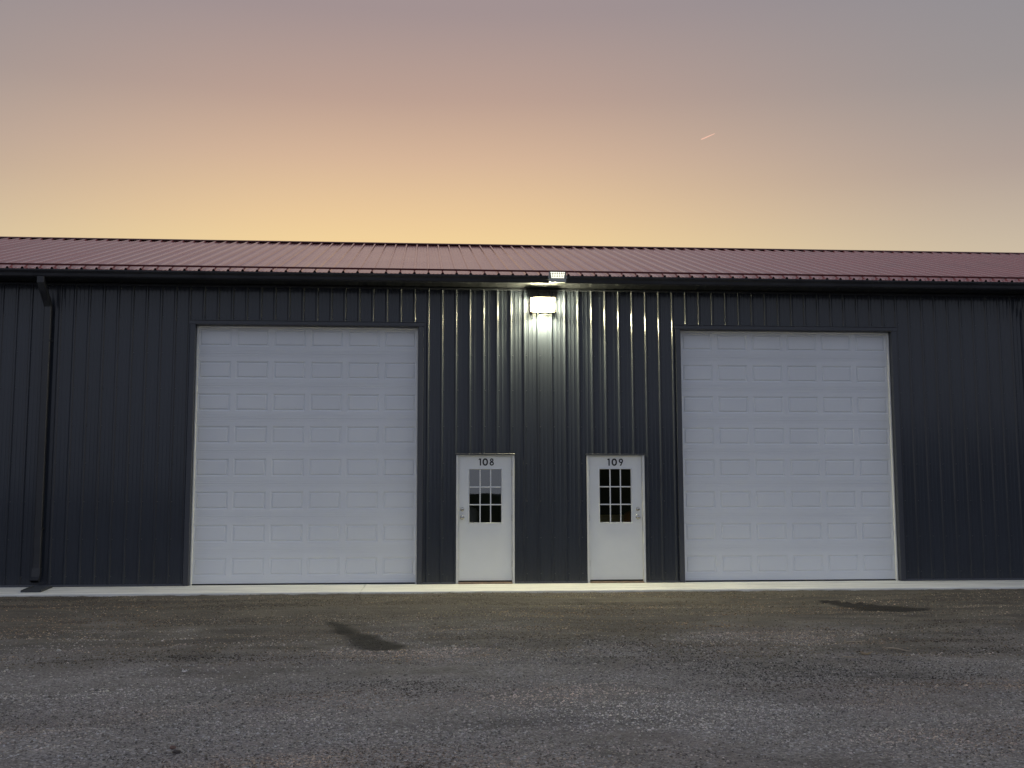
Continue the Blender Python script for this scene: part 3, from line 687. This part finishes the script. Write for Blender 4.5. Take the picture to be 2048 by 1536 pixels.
# ------------------------------------------------------------------ wall pack light
lp = thing('wall_light', 'lit wall pack light mounted high between the two numbered doors', 'light', (2.135, 0, 4.605))
hb = MB(); hb.prism([(-.024, -.135), (-.024, .128), (-.10, .128), (-.205, .110), (-.214, .098), (-.210, .0845), (-.06, .085), (-.05, -.10), (-.10, -.135)], -.205, .205)
hb.build('housing', M['housing'], lp)
lens_p = [(-.150, .083), (.150, .083), (.172, .072), (.182, .050), (.166, -.030), (.142, -.108), (.115, -.130), (-.115, -.130), (-.142, -.108), (-.166, -.030), (-.182, .050), (-.172, .072)]
def lens_y(z_): return -.222+(.066-z_)*.30
nl = len(lens_p)
MB().add([(x_, -.062, z_) for x_, z_ in lens_p]+[(x_, lens_y(z_)+.018, z_) for x_, z_ in lens_p]+[(x_*.90, lens_y(z_), z_*.88) for x_, z_ in lens_p],
         [(k_*nl+i_, k_*nl+(i_+1) % nl, (k_+1)*nl+(i_+1) % nl, (k_+1)*nl+i_) for k_ in (0, 1) for i_ in range(nl)]+[tuple(range(nl)), tuple(range(2*nl, 3*nl))]).build('lens', M['lens'], lp)
ld = bpy.data.lights.new('lamp_beam', 'SPOT'); ld.energy = 400; ld.color = (1.0, .94, .57); ld.spot_size = R(168); ld.spot_blend = .55; ld.shadow_soft_size = .07
lo = bpy.data.objects.new('lamp_beam', ld); C.objects.link(lo); lo.parent = lp; lo.location = (0, -.16, -.15)
lo.rotation_euler = Vector((0, -.12, -1)).to_track_quat('-Z', 'Y').to_euler()

# LED floodlight clamped to the gutter
fl = thing('floodlight', 'small square floodlight with a grid of lit diodes fixed on the gutter', 'light', (2.325, -.58, 4.96))
MB().bbox(-.14, .14, -.034, -.004, -.088, .085, .01).build('housing', M['floodhousing'], fl)
MB().box(-.13, .13, -.0375, -.0345, -.028, .080).build('led_board', M['ledframe'], fl)
dm = MB().lathe([(.0105, 0), (.0095, .004), (.005, .007)], (0, 0, 0), 8).mesh('diode', M['led'])
for i in range(8):
    for j in range(4): put('diode', dm, fl, ((-.105+i*.030)*(1-.035*(3-j)), -.038, -.012+j*.027))
MB().bbox(-.05, .05, -.004, .03, -.075, -.060, .002).build('clamp', M['floodhousing'], fl)
for s_ in (-1, 1): MB().box(s_*.147-.006, s_*.147+.006, -.03, .016, -.02, .01).build('yoke', M['floodhousing'], fl)

# ------------------------------------------------------------------ small things on the ground
sb = thing('dark_pad', 'dark flat splash pad on the concrete under the left downspout', 'splash pad', (-5.80, -.30, .002))  # thin dark sheet with two low rims, laid on the apron
w = MB(); w.prism([(-.10, .12), (.20, .12), (.38, -1.0), (.10, -1.02)], .0005, .018, 'z'); w.build('pad', M['thin'], sb)
for s_ in (0, 1):
    a, b_ = ((-.09, .10), (.105, -1.0)) if s_ == 0 else ((.19, .10), (.37, -.98))
    MB().tube([(a[0], a[1], .024), (b_[0], b_[1], .024)], .011, 6).build('pad_rim', M['thin'], sb)
def gh(x_, y_): return float(ground_h(np.array([x_]), np.array([y_]))[0])
for (xa, ya, xb, yb, r_, lab) in ((4.00, -8.38, 4.24, -8.30, .006, 'pale dry twig lying farthest back on the gravel right of centre'),
                                (4.14, -9.0, 4.34, -9.1, .006, 'pale dry twig lying right of the brown leaf'),
                                (3.55, -9.55, 3.72, -9.47, .005, 'short pale twig lying left of the brown leaf, nearest of the twigs')):
    pts = [(xa+(xb-xa)*t_, ya+(yb-ya)*t_+.012*math.sin(t_*7), gh(xa+(xb-xa)*t_, ya+(yb-ya)*t_)+.012+.006*math.sin(t_*5)) for t_ in (0, .25, .5, .75, 1)]
    tag(MB().tube(pts, [r_*.6, r_, r_, r_*.8, r_*.4], 6).build('twig', M['bark'], None, True), lab, 'twig', 'twigs on the gravel')
lf = MB(); lx, ly = 3.86, -9.3; lz = gh(lx, ly)+.02
pts = [(lx+.07*math.cos(t_)*(1+.25*math.cos(3*t_)), ly+.045*math.sin(t_)*(1+.25*math.cos(3*t_)), lz+.014*math.cos(2*t_+.5)) for t_ in [i*math.pi/7 for i in range(14)]]
lf.add([(lx, ly, lz-.006)]+pts, [(0, i+1, (i+1) % 14+1) for i in range(14)]); lf.add([(p_[0], p_[1], p_[2]-.002) for p_ in [(lx, ly, lz-.006)]+pts], [(0, (i+1) % 14+1, i+1) for i in range(14)])
tag(lf.build('leaf', M['leaf'], None), 'curled brown dry leaf lying among the twigs', 'leaf')
def rock(x_, y_, r_, m, lab, sd, nm='stone'):
    rs = random.Random(sd); bm = bmesh.new(); bmesh.ops.create_icosphere(bm, subdivisions=2, radius=r_)
    for v in bm.verts: v.co *= .8+.4*rs.random(); v.co.z *= .6
    me = bpy.data.meshes.new(nm); bm.to_mesh(me); bm.free(); me.materials.append(m)
    tag(put(nm, me, None, (x_, y_, gh(x_, y_)+r_*.3)), lab, 'stone')
M['clod'] = mat('dark_clod', (.06, .05, .045), .9); M['pale'] = mat('pale_stone', (.5, .48, .45), .8); M['brownst'] = mat('brown_stone', (.16, .10, .08), .8)
rock(-1.03, -12.9, .019, M['clod'], 'dark clod of earth near the lower left edge of the lot', 3)
rock(-1.07, -12.80, .016, M['brownst'], 'reddish brown stone touching the dark clod', 5)
rock(-3.05, -8.15, .020, M['pale'], 'single pale pebble on the dark dirt at far left', 8)
rock(6.11, -1.33, .030, M['brownst'], 'small dark stone resting against the edge of the apron', 9)
for o_ in bpy.data.objects:
    if o_.name.startswith('stone') and o_.get('label', '').startswith('small dark stone'): o_.location.z = -.02

# ------------------------------------------------------------------ far woods and rise behind the camera (only mirrored in the glass)
rs = np.random.RandomState(5)
wx = np.linspace(-260, 260, 420); top = 3.9+.9*vnoise(wx*.05, wx*0, 61, 4)+9*np.clip((wx-11.5)/5, 0, 1)*(.9+.3*vnoise(wx*.15, wx*0+3, 62, 4))
rows = []
for k_, (dy, fz) in enumerate(((0, 0), (1.0, .6), (3.0, .9), (7.0, 1.0), (14, .85), (20, 0))):
    rows.append(np.stack([wx, -118-dy+2.5*vnoise(wx*.2, wx*0+k_, 63), top*fz*(1+.12*vnoise(wx*.5, wx*0+k_, 64+k_))-.15], -1))
V = np.concatenate(rows); n = len(wx); ii = (np.arange(len(rows)-1)[:, None]*n+np.arange(n-1)[None]).reshape(-1)
tag(put('woods', np_mesh('woods', V, np.stack([ii, ii+1, ii+n+1, ii+n], -1), M['woods'], False)), 'distant dark line of trees beyond the lot', 'woods', kind='stuff')

# ------------------------------------------------------------------ short pink contrail far off in the sky
M['trail'] = emat('glowing_vapour', s2l((244, 190, 166)), 1.0); M['trail'].node_tree.nodes['Principled BSDF'].inputs['Base Color'].default_value = (.1, .1, .1, 1)  # emission paints in the sunlight on the vapour; no sun lamp reaches it
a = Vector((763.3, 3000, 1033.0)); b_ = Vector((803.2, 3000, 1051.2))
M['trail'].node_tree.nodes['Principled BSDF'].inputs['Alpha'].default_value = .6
tag(MB().tube([a+(b_-a)*t_ for t_ in (0, .08, .3, .6, .85, 1)], [.5, 1.5, 1.6, 1.4, 1.1, .5], 8).build('contrail', M['trail'], None, True), 'short pink vapour trail high in the dusk sky', 'contrail')
